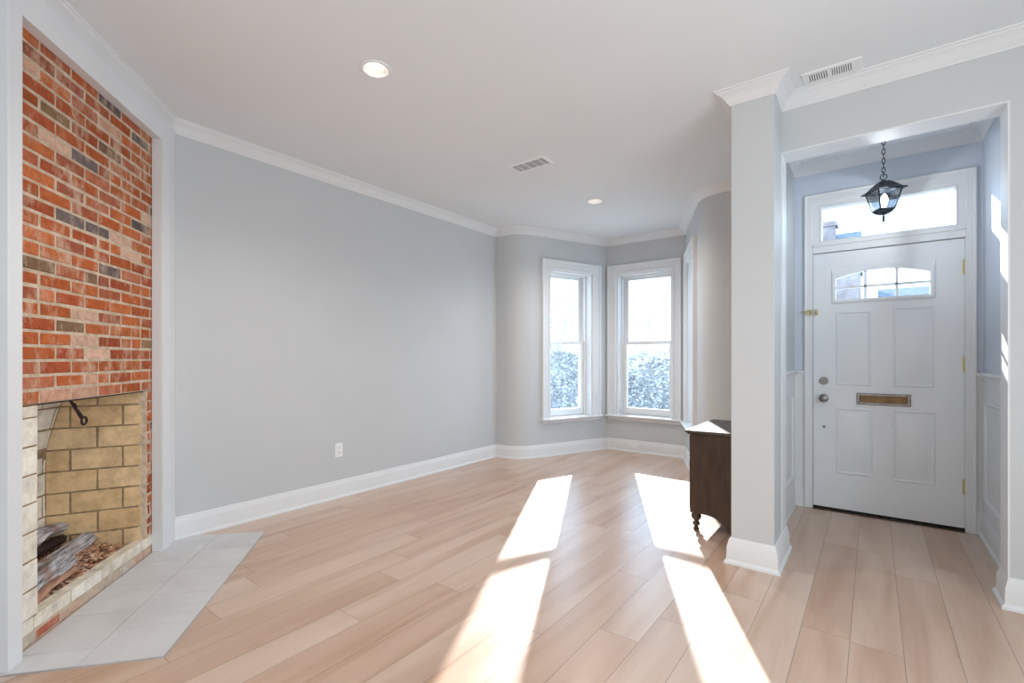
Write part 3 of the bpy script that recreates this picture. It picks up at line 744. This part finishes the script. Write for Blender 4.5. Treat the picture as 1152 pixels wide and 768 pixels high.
# damper handle hung under the lintel
dp = Vector(FW(-2.666, NB - 0.04, 1.012)); de = Vector(FW(-2.775, NB - 0.04, 0.893)); ax = (de - dp).normalized()
g = G().tube([dp, dp + ax * 0.02, dp + ax * 0.10, de - ax * 0.02], [0.007, 0.006, 0.008, 0.0095], 10)
side = Vector(FW(1, 0, 0)).normalized(); up = ax; cc = de + ax * 0.005
g.tube([cc + (up * math.cos(2 * PI * i / 24) + up.cross(Vector((NX, NY, 0))) * math.sin(2 * PI * i / 24)) * 0.019 for i in range(24)], 0.0055, 8, closed=True)
g.tube([dp + ax * 0.035 + Vector((NX, NY, 0)) * 0.006, dp + ax * 0.05 + Vector((NX, NY, 0)) * 0.012, dp + ax * 0.065 + Vector((NX, NY, 0)) * 0.006], 0.003, 6)
build('damper_handle', g, M_rust, fp, label='dark iron damper handle with a ring end')

# tile hearth: square tiles laid to the fireplace, cut at the left wall
hp = [(-2.165, NB + 0.013), (-2.165, -0.948), (-3.565, -0.952), (-3.592, -1.385), (-3.525, -1.490), (-3.50, NB + 0.003)]
g = G(); g.prism([FW(a, b)[:2] for a, b in hp], 0.0, 0.006, c=(0.70, 0.70, 0.71))
def clip(poly, f_):
    out = []
    for i in range(len(poly)):
        p, q = poly[i], poly[(i + 1) % len(poly)]; a, b = f_(p), f_(q)
        if a >= 0: out.append(p)
        if a * b < 0:
            k = a / (a - b); out.append((p[0] + (q[0] - p[0]) * k, p[1] + (q[1] - p[1]) * k))
    return out
def clip_to(poly, region):
    ar = sum(region[i][0] * region[(i + 1) % len(region)][1] - region[(i + 1) % len(region)][0] * region[i][1] for i in range(len(region)))
    for i in range(len(region)):
        (ax_, ay), (bx, by) = region[i], region[(i + 1) % len(region)]
        sgn = 1 if ar > 0 else -1
        poly = clip(poly, lambda p: sgn * ((bx - ax_) * (p[1] - ay) - (by - ay) * (p[0] - ax_)))
        if len(poly) < 3: return []
    return poly
TS = 0.298
for r in range(3):
    n1 = -0.950 - r * TS; n0 = n1 - TS; off = (-3.02, -2.88, -3.02)[r]
    for k in range(-4, 6):
        a = off + k * TS
        q = clip_to([(a + 0.0015, n0 + 0.0015), (a + TS - 0.0015, n0 + 0.0015), (a + TS - 0.0015, n1 - 0.0015), (a + 0.0015, n1 - 0.0015)], hp)
        if len(q) >= 3:
            s_ = random.uniform(0.96, 1.0); g.prism([FW(x, y)[:2] for x, y in q], 0.004, 0.0085, c=(s_, s_, s_))
tag(build('tile_hearth', g, M_tile, smooth=False), 'pale gray stone tile hearth set in the wood floor before the brick fireplace', 'hearth')

# logs and chips in the firebox
def log(name, p, q, r0, r1, label, mat, seed, flat=0.75, sections=14, seg=18):
    rnd = random.Random(seed); p, q = Vector(p), Vector(q); L = (q - p).length
    rot = (q - p).to_track_quat('X', 'Z').to_matrix()
    ph = [rnd.uniform(0, 6.28) for _ in range(6)]
    v = []; f = []
    for i in range(sections + 1):
        s = i / sections
        for k in range(seg):
            a = 2 * PI * k / seg
            r = (r0 + (r1 - r0) * s) * (1 + 0.14 * math.sin(3 * a + ph[0] + s * 2) + 0.08 * math.sin(7 * a + ph[1] + 4 * s) + rnd.uniform(-0.06, 0.06))
            if i in (0, sections): r *= rnd.uniform(0.72, 0.92)
            x = s * L + (rnd.uniform(-0.02, 0.02) if i in (0, sections) else 0)
            loc = Vector((x, r * math.cos(a) + 0.012 * math.sin(4 * s + ph[2]), r * flat * math.sin(a) + 0.008 * math.sin(5 * s + ph[3])))
            v.append(tuple(loc))
    for i in range(sections):
        for k in range(seg):
            m = (k + 1) % seg; f.append((i * seg + k, i * seg + m, (i + 1) * seg + m, (i + 1) * seg + k))
    f += [tuple(range(seg))[::-1], tuple(range(sections * seg, (sections + 1) * seg))]
    o = build(name, G().add(v, f), mat, angle=50)
    o.matrix_world = Matrix.Translation(p) @ rot.to_4x4()
    return tag(o, label, 'log', 'wood in the firebox')
log('firewood_log', FW(-2.60, -1.74, 0.165), FW(-3.30, -1.81, 0.158), 0.062, 0.042, 'long weathered gray log lying across the firebox, its end toward the yellow brick', M_log, 3)
log('firewood_log', FW(-2.88, -1.885, 0.255), FW(-3.17, -1.89, 0.262), 0.040, 0.036, 'short gray log resting topmost at the back of the firebox', M_log, 5)
log('firewood_log', FW(-2.47, -1.645, 0.135), FW(-2.85, -1.70, 0.185), 0.050, 0.052, 'thick gray split log leaning at the front left of the firebox', M_log, 8)
log('firewood_log', FW(-2.47, -1.605, 0.112), FW(-2.82, -1.64, 0.150), 0.022, 0.018, 'reddish brown split log under the thick gray split log', M_logred, 9)
log('firewood_log', FW(-2.90, -1.70, 0.135), FW(-3.07, -1.70, 0.112), 0.022, 0.012, 'short gray brown wood piece under the long gray log', M_logred, 11)
log('firewood_log', FW(-2.93, -1.745, 0.165), FW(-3.15, -1.77, 0.128), 0.018, 0.012, 'thin reddish sliver of wood below the long gray log', M_logred, 12)
log('firewood_log', FW(-3.20, -1.80, 0.125), FW(-3.075, -1.63, 0.104), 0.014, 0.011, 'straight brown stick lying on the bark chips', M_logred, 14)
log('firewood_log', FW(-2.86, -1.86, 0.205), FW(-3.12, -1.875, 0.195), 0.036, 0.032, 'dark charred log at the back, beneath the topmost gray log', M_rust, 17)
log('firewood_log', FW(-2.60, -1.86, 0.130), FW(-3.0, -1.87, 0.125), 0.042, 0.038, 'low brown log at the very back of the firebox', M_logred, 19)
g = G(); rnd = random.Random(4)
cnt = 0
while cnt < 1900:
    uu = rnd.uniform(-3.24, -2.42); nn = rnd.uniform(ND + 0.03, NB - 0.066)
    edge = OU0 + (UB0 - OU0) * (NB - nn) / 0.437
    if uu < edge + 0.03: continue
    dens = min(1, (uu + 3.26) / 0.2 + 0.1) * (1 if nn < NB - 0.10 else 0.6)
    if rnd.random() > dens: continue
    cnt += 1
    z = 0.104 + rnd.random() ** 1.2 * 0.055 * min(1, (NB - 0.05 - nn) / 0.14)
    L, W_, T = rnd.uniform(0.008, 0.022), rnd.uniform(0.004, 0.009), rnd.uniform(0.0015, 0.004)
    m = Matrix.Translation(FW(uu, nn, z)) @ Matrix.Rotation(rnd.uniform(0, PI), 4, 'Z') @ Matrix.Rotation(rnd.uniform(-0.5, 0.5), 4, 'X') @ Matrix.Rotation(rnd.uniform(-0.5, 0.5), 4, 'Y')
    random.seed(cnt); c = lin(*random.choice([(196, 152, 120), (176, 128, 98), (210, 172, 142), (140, 100, 78), (222, 190, 164)]), 0.1)
    g.box(-L, L, -W_, W_, -T, T, lambda x, y, zz: tuple(m @ Vector((x, y, zz))), c)
tag(build('bark_chips', g, M_chip, smooth=False), 'brown bark chips strewn over the firebox floor', 'bark chips', kind='stuff')

# ------------------------------------------------------------------ dresser behind the column
random.seed(21)
DXa, DXb, DYa, DYb = -1.020, -0.672, 3.40, 4.07
ds = thing('dresser', 'dark espresso wood dresser with turned front feet standing behind the column', 'dresser', ((DXa + DXb) / 2, (DYa + DYb) / 2, 0))
g = G(); g.box(-1.046, -0.668, 3.372, 4.098, 0.684, 0.702)
build('top', g, M_espresso_top, ds, bevel=0.004)
build('top_moulding', G().box(-1.034, -0.670, 3.386, 4.084, 0.672, 0.684), M_espresso, ds, bevel=0.004)
side_poly = [(DXa, 0.126), (DXa, 0.672), (DXb, 0.672), (DXb, 0.0), (-0.752, 0.0)]
for i in range(1, 13):
    q = PI / 2 * i / 12
    side_poly.append((-0.752 - 0.178 * (1 - math.cos(q)), 0.126 * math.sin(q)))
for y in (DYa, DYb - 0.02):
    build('side_panel', G().prism(side_poly, y, y + 0.02, M=lambda a, b, c: (a, c, b)), M_espresso, ds, bevel=0.002)
build('carcass', G().box(DXa + 0.012, DXb, DYa + 0.02, DYb - 0.02, 0.126, 0.672), M_espresso, ds)
for z0, z1 in ((0.145, 0.315), (0.325, 0.495), (0.505, 0.66)):
    dr = build('drawer', G().box(DXa - 0.012, DXa + 0.012, DYa + 0.03, DYb - 0.03, z0, z1), M_espresso, ds, bevel=0.004); dr['_w'] = ds.location
    for y in (DYa + 0.17, DYb - 0.17):
        build('knob', G().lathe([(0.006, 0), (0.006, -0.012), (0.013, -0.018), (0.014, -0.024), (0.008, -0.029)], (DXa - 0.012, y, (z0 + z1) / 2), 16, 'x'), M_pewter, dr)
    del dr['_w']
foot = [(0.012, 0.0), (0.019, 0.004), (0.020, 0.012), (0.014, 0.022), (0.012, 0.03), (0.023, 0.040), (0.025, 0.050), (0.019, 0.060), (0.014, 0.066), (0.022, 0.074), (0.032, 0.088), (0.034, 0.102), (0.030, 0.114), (0.030, 0.127)]
for y in (DYa + 0.035, DYb - 0.035):
    build('foot', G().lathe(foot, (DXa + 0.034, y, 0), 20), M_espresso, ds, angle=60)

# ------------------------------------------------------------------ entry lantern
LX, LY = 0.056, 3.97
ln = thing('pendant_lantern', 'black metal lantern with clear glass sides hanging on a chain before the front door', 'lantern', (LX, LY, 2.093))
LA = math.radians(-90 - 15 - 0.8)
def sq(r, z, a0=LA): return [(LX + r * math.cos(a0 + k * PI / 2), LY + r * math.sin(a0 + k * PI / 2), z) for k in range(4)]
build('canopy', G().lathe([(0.002, 0), (0.058, 0), (0.06, -0.006), (0.045, -0.018), (0.012, -0.026), (0.010, -0.034)], (LX, LY, H), 28), M_black, ln)
g = G(); z = H - 0.032; k = 0
while z > 2.41:
    pts = []
    for i in range(16):
        a = 2 * PI * i / 16; px, pz = 0.0085 * math.cos(a), 0.019 * math.sin(a)
        pts.append((LX + (px if k % 2 else 0), LY + (0 if k % 2 else px), z - 0.016 + pz))
    g.tube(pts, 0.0024, 6, closed=True); z -= 0.0305; k += 1
build('chain', g, M_black, ln)
g = G().tube([(LX + 0.018 * math.cos(2 * PI * i / 20), LY, 2.392 + 0.018 * math.sin(2 * PI * i / 20)) for i in range(20)], 0.0028, 6, closed=True)
g.lathe([(0.006, 2.362), (0.008, 2.368), (0.005, 2.376)], (LX, LY, 0), 12)
build('ring', g, M_black, ln)
v = []; f = []
roof = [(0.012, 2.366), (0.030, 2.364), (0.050, 2.352), (0.078, 2.330), (0.100, 2.312), (0.127, 2.302), (0.128, 2.296), (0.100, 2.300), (0.096, 2.296)]
for r, z in roof: v += sq(r, z)
for j in range(len(roof) - 1):
    for i in range(4): q = (i + 1) % 4; f.append((j * 4 + i, j * 4 + q, j * 4 + 4 + q, j * 4 + 4 + i))
f.append((0, 1, 2, 3))
build('roof', G().add(v, f), M_black, ln, angle=25)
g = G(); A, B = sq(0.098, 2.298), sq(0.061, 2.176)
for i in range(4): g.tube([A[i], B[i]], 0.0045, 6); g.tube([B[i], B[(i + 1) % 4]], 0.004, 6); g.tube([A[i], A[(i + 1) % 4]], 0.004, 6)
build('post_frame', g, M_black, ln)
A2, B2 = sq(0.094, 2.296), sq(0.058, 2.178)
for i in range(4):
    j = (i + 1) % 4
    cen = Vector((LX, LY, 2.24)); quad = [Vector(p) for p in (A2[i], A2[j], B2[j], B2[i])]
    inn_ = [p + (Vector((LX, LY, p.z)) - p).normalized() * 0.003 for p in quad]
    build('glass_pane', G().add([tuple(p) for p in quad + inn_], [(0, 1, 2, 3), (7, 6, 5, 4), (0, 4, 5, 1), (1, 5, 6, 2), (2, 6, 7, 3), (3, 7, 4, 0)]), M_glass, ln, smooth=False)
v = []; f = []
bowl = [(0.061, 2.178), (0.063, 2.173), (0.050, 2.158), (0.030, 2.147), (0.012, 2.143)]
for r, z in bowl: v += sq(r, z)
for j in range(len(bowl) - 1):
    for i in range(4): q = (i + 1) % 4; f.append((j * 4 + i, j * 4 + q, j * 4 + 4 + q, j * 4 + 4 + i))
f += [(0, 1, 2, 3), (16, 17, 18, 19)]
build('bottom_cap', G().add(v, f), M_black, ln, angle=25)
build('finial', G().lathe([(0.004, 2.145), (0.005, 2.135), (0.010, 2.130), (0.010, 2.126), (0.005, 2.121), (0.008, 2.112), (0.007, 2.105), (0.002, 2.093)], (LX, LY, 0), 14), M_black, ln)
build('bulb', G().lathe([(0.012, 2.176), (0.014, 2.20), (0.020, 2.225), (0.021, 2.245), (0.015, 2.268), (0.004, 2.285)], (LX + 0.004, LY, 0), 16), M_flame, ln, label='lit frosted bulb')
lb = lamp('lantern_glow', 'POINT', (LX, LY, 2.235), 19, (0.93, 0.97, 1.0), shadow_soft_size=0.01)

# ------------------------------------------------------------------ ceiling lights and vents
def down_light(x, y, label):
    t = thing('recessed_light', label, 'ceiling light', (x, y, H), 'recessed ceiling lights')
    build('trim_ring', G().lathe([(0.064, 0.0), (0.082, 0.0), (0.083, -0.003), (0.078, -0.006), (0.066, -0.005), (0.063, 0.004)], (x, y, H), 40, cap=False), M_vinyl, t)
    build('baffle', G().lathe([(0.0635, 0.003), (0.060, 0.020), (0.056, 0.040), (0.055, 0.070), (0.002, 0.072)], (x, y, H), 36, cap=False), M_vinyl, t)
    build('lens', G().lathe([(0.003, 0.028), (0.030, 0.030), (0.046, 0.038), (0.050, 0.050), (0.045, 0.060), (0.003, 0.062)], (x, y, H), 32), M_lens, t)
    s = lamp('downlight_glow', 'SPOT', (x, y, H - 0.012), SPOT_W, SPOT_COL, spot_size=math.radians(150), spot_blend=0.9, shadow_soft_size=0.05)
    return t
down_light(HOLES[0][0], HOLES[0][1], 'round recessed ceiling light nearest the camera, above the wood floor')
down_light(HOLES[1][0], HOLES[1][1], 'round recessed ceiling light by the bay windows')
def vent(name, x0, x1, y0, y1, label, banks, along):
    t = thing('ceiling_vent', label, 'vent', ((x0 + x1) / 2, (y0 + y1) / 2, H), 'ceiling air vents')
    Mv = lambda a, tt, b: (a, b, H - tt)
    build('frame', G().frame(x0, x1, y0, y1, [(0, 0), (0.003, 0.006), (0.022, 0.008), (0.024, 0.004), (0.024, 0)], Mv), M_vinyl, t, angle=25)
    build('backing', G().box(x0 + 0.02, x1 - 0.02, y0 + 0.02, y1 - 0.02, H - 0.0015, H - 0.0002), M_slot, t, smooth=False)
    g = G()
    if along == 'x':
        n = 9
        for i in range(n):
            y = y0 + 0.028 + (y1 - y0 - 0.056) * i / (n - 1); g.box(x0 + 0.024, x1 - 0.024, y - 0.0022, y + 0.0012, H - 0.0042, H - 0.0015)
        for i in range(1, 5):
            x = x0 + (x1 - x0) * i / 5; g.box(x - 0.002, x + 0.002, y0 + 0.024, y1 - 0.024, H - 0.0075, H - 0.0015)
    else:
        for (a, b, n) in banks:
            for i in range(n + 1):
                x = a + (b - a) * i / n; g.box(x - 0.0032, x + 0.0032, y0 + 0.022, y1 - 0.022, H - 0.0075, H - 0.0015)
        for (a, b) in ((x0 + 0.022, banks[0][0]), (banks[0][1], banks[1][0]), (banks[1][1], x1 - 0.022)): g.box(a, b, y0 + 0.022, y1 - 0.022, H - 0.0065, H - 0.0015)
    build('slats', g, M_vinyl, t, smooth=False)
    return t
vent('ceiling_vent', -2.365, -2.020, 3.055, 3.225, 'white slatted ceiling vent in the middle of the room', None, 'x')
vx0, vx1 = -0.315, -0.045
vent('ceiling_vent', vx0, vx1, 3.045, 3.178, 'white ceiling vent with dark slots beside the crown moulding above the entry', [(-0.284, -0.196, 8), (-0.180, -0.088, 9)], 'y')

# ------------------------------------------------------------------ wall outlet, baseboard plate
ol = thing('wall_outlet', 'white duplex outlet low on the left gray wall', 'outlet', (XL, 2.364, 0.411))
build('cover_plate', G().frame(2.327, 2.401, 0.350, 0.472, [(0, 0), (0.002, 0.005), (0.005, 0.006)], lambda a, t, b: (XL + t, a, b), fill=True), M_vinyl, ol, angle=25)
for z in (0.432, 0.390):
    o = build('receptacle', G().lathe([(0.0165, 0.006), (0.0165, 0.0075), (0.0150, 0.008)], (XL, 2.364, z), 20, 'x'), M_vinyl, ol); o['_w'] = ol.location
    build('slot', G().box(XL + 0.008, XL + 0.0084, 2.3555, 2.358, z - 0.003, z + 0.006).box(XL + 0.008, XL + 0.0084, 2.370, 2.3725, z - 0.003, z + 0.006).box(XL + 0.008, XL + 0.0084, 2.3625, 2.3655, z - 0.010, z - 0.006), M_dark, o, smooth=False); del o['_w']
bo = thing('baseboard_outlet', 'small white outlet plate set in the baseboard under the middle bay window', 'outlet', (-2.445, 5.785, 0.075))
build('cover_plate', G().frame(-2.508, -2.382, 0.042, 0.106, [(0, 0), (0.002, 0.004), (0.005, 0.005)], lambda a, t, b: (a, 5.784 - t, b), fill=True), M_vinyl, bo, angle=25)
for x in (-2.466, -2.424):
    build('receptacle', G().lathe([(0.0165, -0.005), (0.0165, -0.0065), (0.015, -0.007)], (x, 5.784, 0.074), 20, 'y'), M_vinyl, bo)

# ------------------------------------------------------------------ outside: ground, hedge, trees, houses across the street
M_ground = noise_mat('pale_winter_ground', srgb(170, 168, 160), srgb(206, 204, 198), scale=1.2, rough=0.95, detail=8)
M_leaf = noise_mat('gray_green_leaves', srgb(172, 168, 166), srgb(206, 202, 200), scale=2.5, rough=0.7)
M_twig = noise_mat('dense_twigs', srgb(150, 148, 150), srgb(180, 178, 180), scale=9, rough=0.95, detail=8)
M_bark = noise_mat('pale_gray_bark', srgb(150, 146, 146), srgb(186, 182, 182), scale=6, rough=0.9)
M_far = noise_mat('pale_brick_facade', srgb(128, 112, 110), srgb(156, 142, 140), scale=3, rough=0.9)
M_far2 = noise_mat('pale_gray_facade', srgb(140, 144, 154), srgb(160, 164, 172), scale=2, rough=0.9)
M_roof = noise_mat('slate_roof', srgb(84, 92, 106), srgb(108, 116, 130), scale=5, rough=0.8)
struct('ground_outside', G().box(-40, 30, 6.4, 70, -0.72, -0.6).box(-40, 30, 4.75, 6.4, -0.72, -0.61), M_ground, 'street ground outside')
hd = thing('hedge', 'long pale hedge across the lower panes of the bay windows', 'hedge', (-6.0, 11.6, -0.6))
g = G(); rnd = random.Random(3)
def top(x): return 1.45 + 0.16 * math.sin(1.7 * x) + 0.10 * math.sin(4.3 * x + 1)
for _ in range(12000):
    x = rnd.uniform(-11.0, -1.6); k = rnd.random()
    zt = top(x)
    z = -0.55 + (zt + 0.55) * (1 - (1 - k) ** 1.4)
    y = 11.0 + 0.25 * math.sin(2.3 * x + 2 * z) + rnd.uniform(0, 0.35) + max(0, (z - zt + 0.4)) * 0.8
    sz = rnd.uniform(0.03, 0.07)
    m = Matrix.Translation((x, y, z + rnd.uniform(-0.05, 0.08))) @ Matrix.Rotation(rnd.uniform(0, 6.28), 4, 'Z') @ Matrix.Rotation(rnd.uniform(-1.3, 1.3), 4, 'X') @ Matrix.Rotation(rnd.uniform(-1.3, 1.3), 4, 'Y')
    g.add([tuple(m @ Vector(q)) for q in ((-sz, 0, 0), (0, -sz * .5, 0.01), (sz, 0, 0), (0, sz * .5, 0.01))], [(0, 1, 2, 3)])
build('foliage', g, M_leaf, hd, smooth=False, recalc=False)
g = G(); n = 48; v = []; f = []
for i in range(n + 1):
    x = -10.9 + 9.2 * i / n; v += [(x, 11.45, -0.6), (x, 11.45, top(x) - 0.22), (x, 12.3, top(x) - 0.22), (x, 12.3, -0.6)]
for i in range(n):
    for j in range(4): k = (j + 1) % 4; f.append((i * 4 + j, i * 4 + k, i * 4 + 4 + k, i * 4 + 4 + j))
f += [(0, 1, 2, 3), (n * 4, n * 4 + 1, n * 4 + 2, n * 4 + 3)]
build('inner_twigs', G().add(v, f), M_twig, hd, smooth=False)
def tree(cx, cy, h, label, seed, depth=6):
    rnd = random.Random(seed); t = thing('bare_tree', label, 'tree', (cx, cy, -0.6), 'bare trees outside')
    trunk, twigs = G(), G()
    def grow(p, d, L, r, lev):
        q = p + d * L; mid_ = (p + q) / 2 + Vector((rnd.uniform(-1, 1), rnd.uniform(-1, 1), rnd.uniform(-0.3, 0.3))) * L * 0.06
        (trunk if lev < 2 else twigs).tube([p, mid_, q], [r, r * 0.85, r * 0.68], 6 if lev < 3 else 3)
        if lev >= depth: return
        for _ in range(2 if lev == 0 else rnd.choice((2, 3))):
            nd = (d + Vector((rnd.uniform(-1, 1), rnd.uniform(-1, 1), rnd.uniform(-0.25, 0.7))) * 0.62).normalized()
            grow(q, nd, L * rnd.uniform(0.68, 0.86), r * 0.62, lev + 1)
    grow(Vector((cx, cy, -0.6)), Vector((0.03, 0, 1)), h * 0.27, h * 0.018, 0)
    trunk.add(twigs.v, twigs.f)
    build('trunk', trunk, M_bark, t, smooth=False)
    return t
tree(-15.5, 25.0, 7.6, 'bare tree whose fine branches fill the upper sash of the left bay window', 3)
tree(-18.5, 27.0, 7.8, 'bare tree further left beyond the left bay window', 5)
tree(-11.3, 28.0, 6.0, 'bare tree seen faintly through the middle bay window', 9, depth=5)
# houses across the street
def house(name, x0, x1, y0, y1, z1, ridge, mat, label, wins, chim=None, gable='x'):
    t = thing(name, label, 'house', ((x0 + x1) / 2, (y0 + y1) / 2, -0.6), 'houses across the street')
    build('walls', G().box(x0, x1, y0, y1, -0.6, z1), mat, t, smooth=False)
    g = G(); e = 0.08
    if gable == 'x': g.prism([(y0 - e, z1), (y1 + e, z1), ((y0 + y1) / 2, ridge)], x0 - e, x1 + e, M=lambda a, b, c: (c, a, b))
    else: g.prism([(x0 - e, z1), (x1 + e, z1), ((x0 + x1) / 2, ridge)], y0 - e, y1 + e, M=lambda a, b, c: (a, c, b))
    build('roof', g, M_roof, t, smooth=False)
    for (wx, wz, ww, wh) in wins:
        o = build('window', G().frame(wx, wx + ww, wz, wz + wh, [(0, 0), (0, 0.06), (0.09, 0.06), (0.09, 0)], lambda a, tt, b: (a, y0 - tt, b)), M_vinyl, t, smooth=False); o['_w'] = t.location
        build('pane', G().box(wx + 0.08, wx + ww - 0.08, y0 - 0.02, y0 - 0.005, wz + 0.08, wz + wh - 0.08), M_roof, o, smooth=False); del o['_w']
    if chim:
        cx, cy, cw, cz = chim
        build('chimney', G().box(cx - cw, cx + cw, cy - cw, cy + cw, z1 - 0.4, cz).box(cx - cw - 0.08, cx + cw + 0.08, cy - cw - 0.08, cy + cw + 0.08, cz - 0.22, cz - 0.08), mat, t, smooth=False)
house('brick_house', -6.2, -0.45, 22.0, 28.0, 5.1, 6.6, M_far, 'pale brick row house across the street, left in the door glass, with a chimney', [(-2.2, 1.8, 0.9, 1.6), (-4.4, 1.8, 0.9, 1.6)], (-1.55, 24.2, 0.30, 6.95))
house('gray_house', 0.25, 7.5, 24.0, 30.0, 3.3, 4.3, M_far2, 'low pale gray house across the street, right in the door glass', [(1.0, 0.6, 1.0, 1.5), (3.4, 0.6, 1.0, 1.5)])
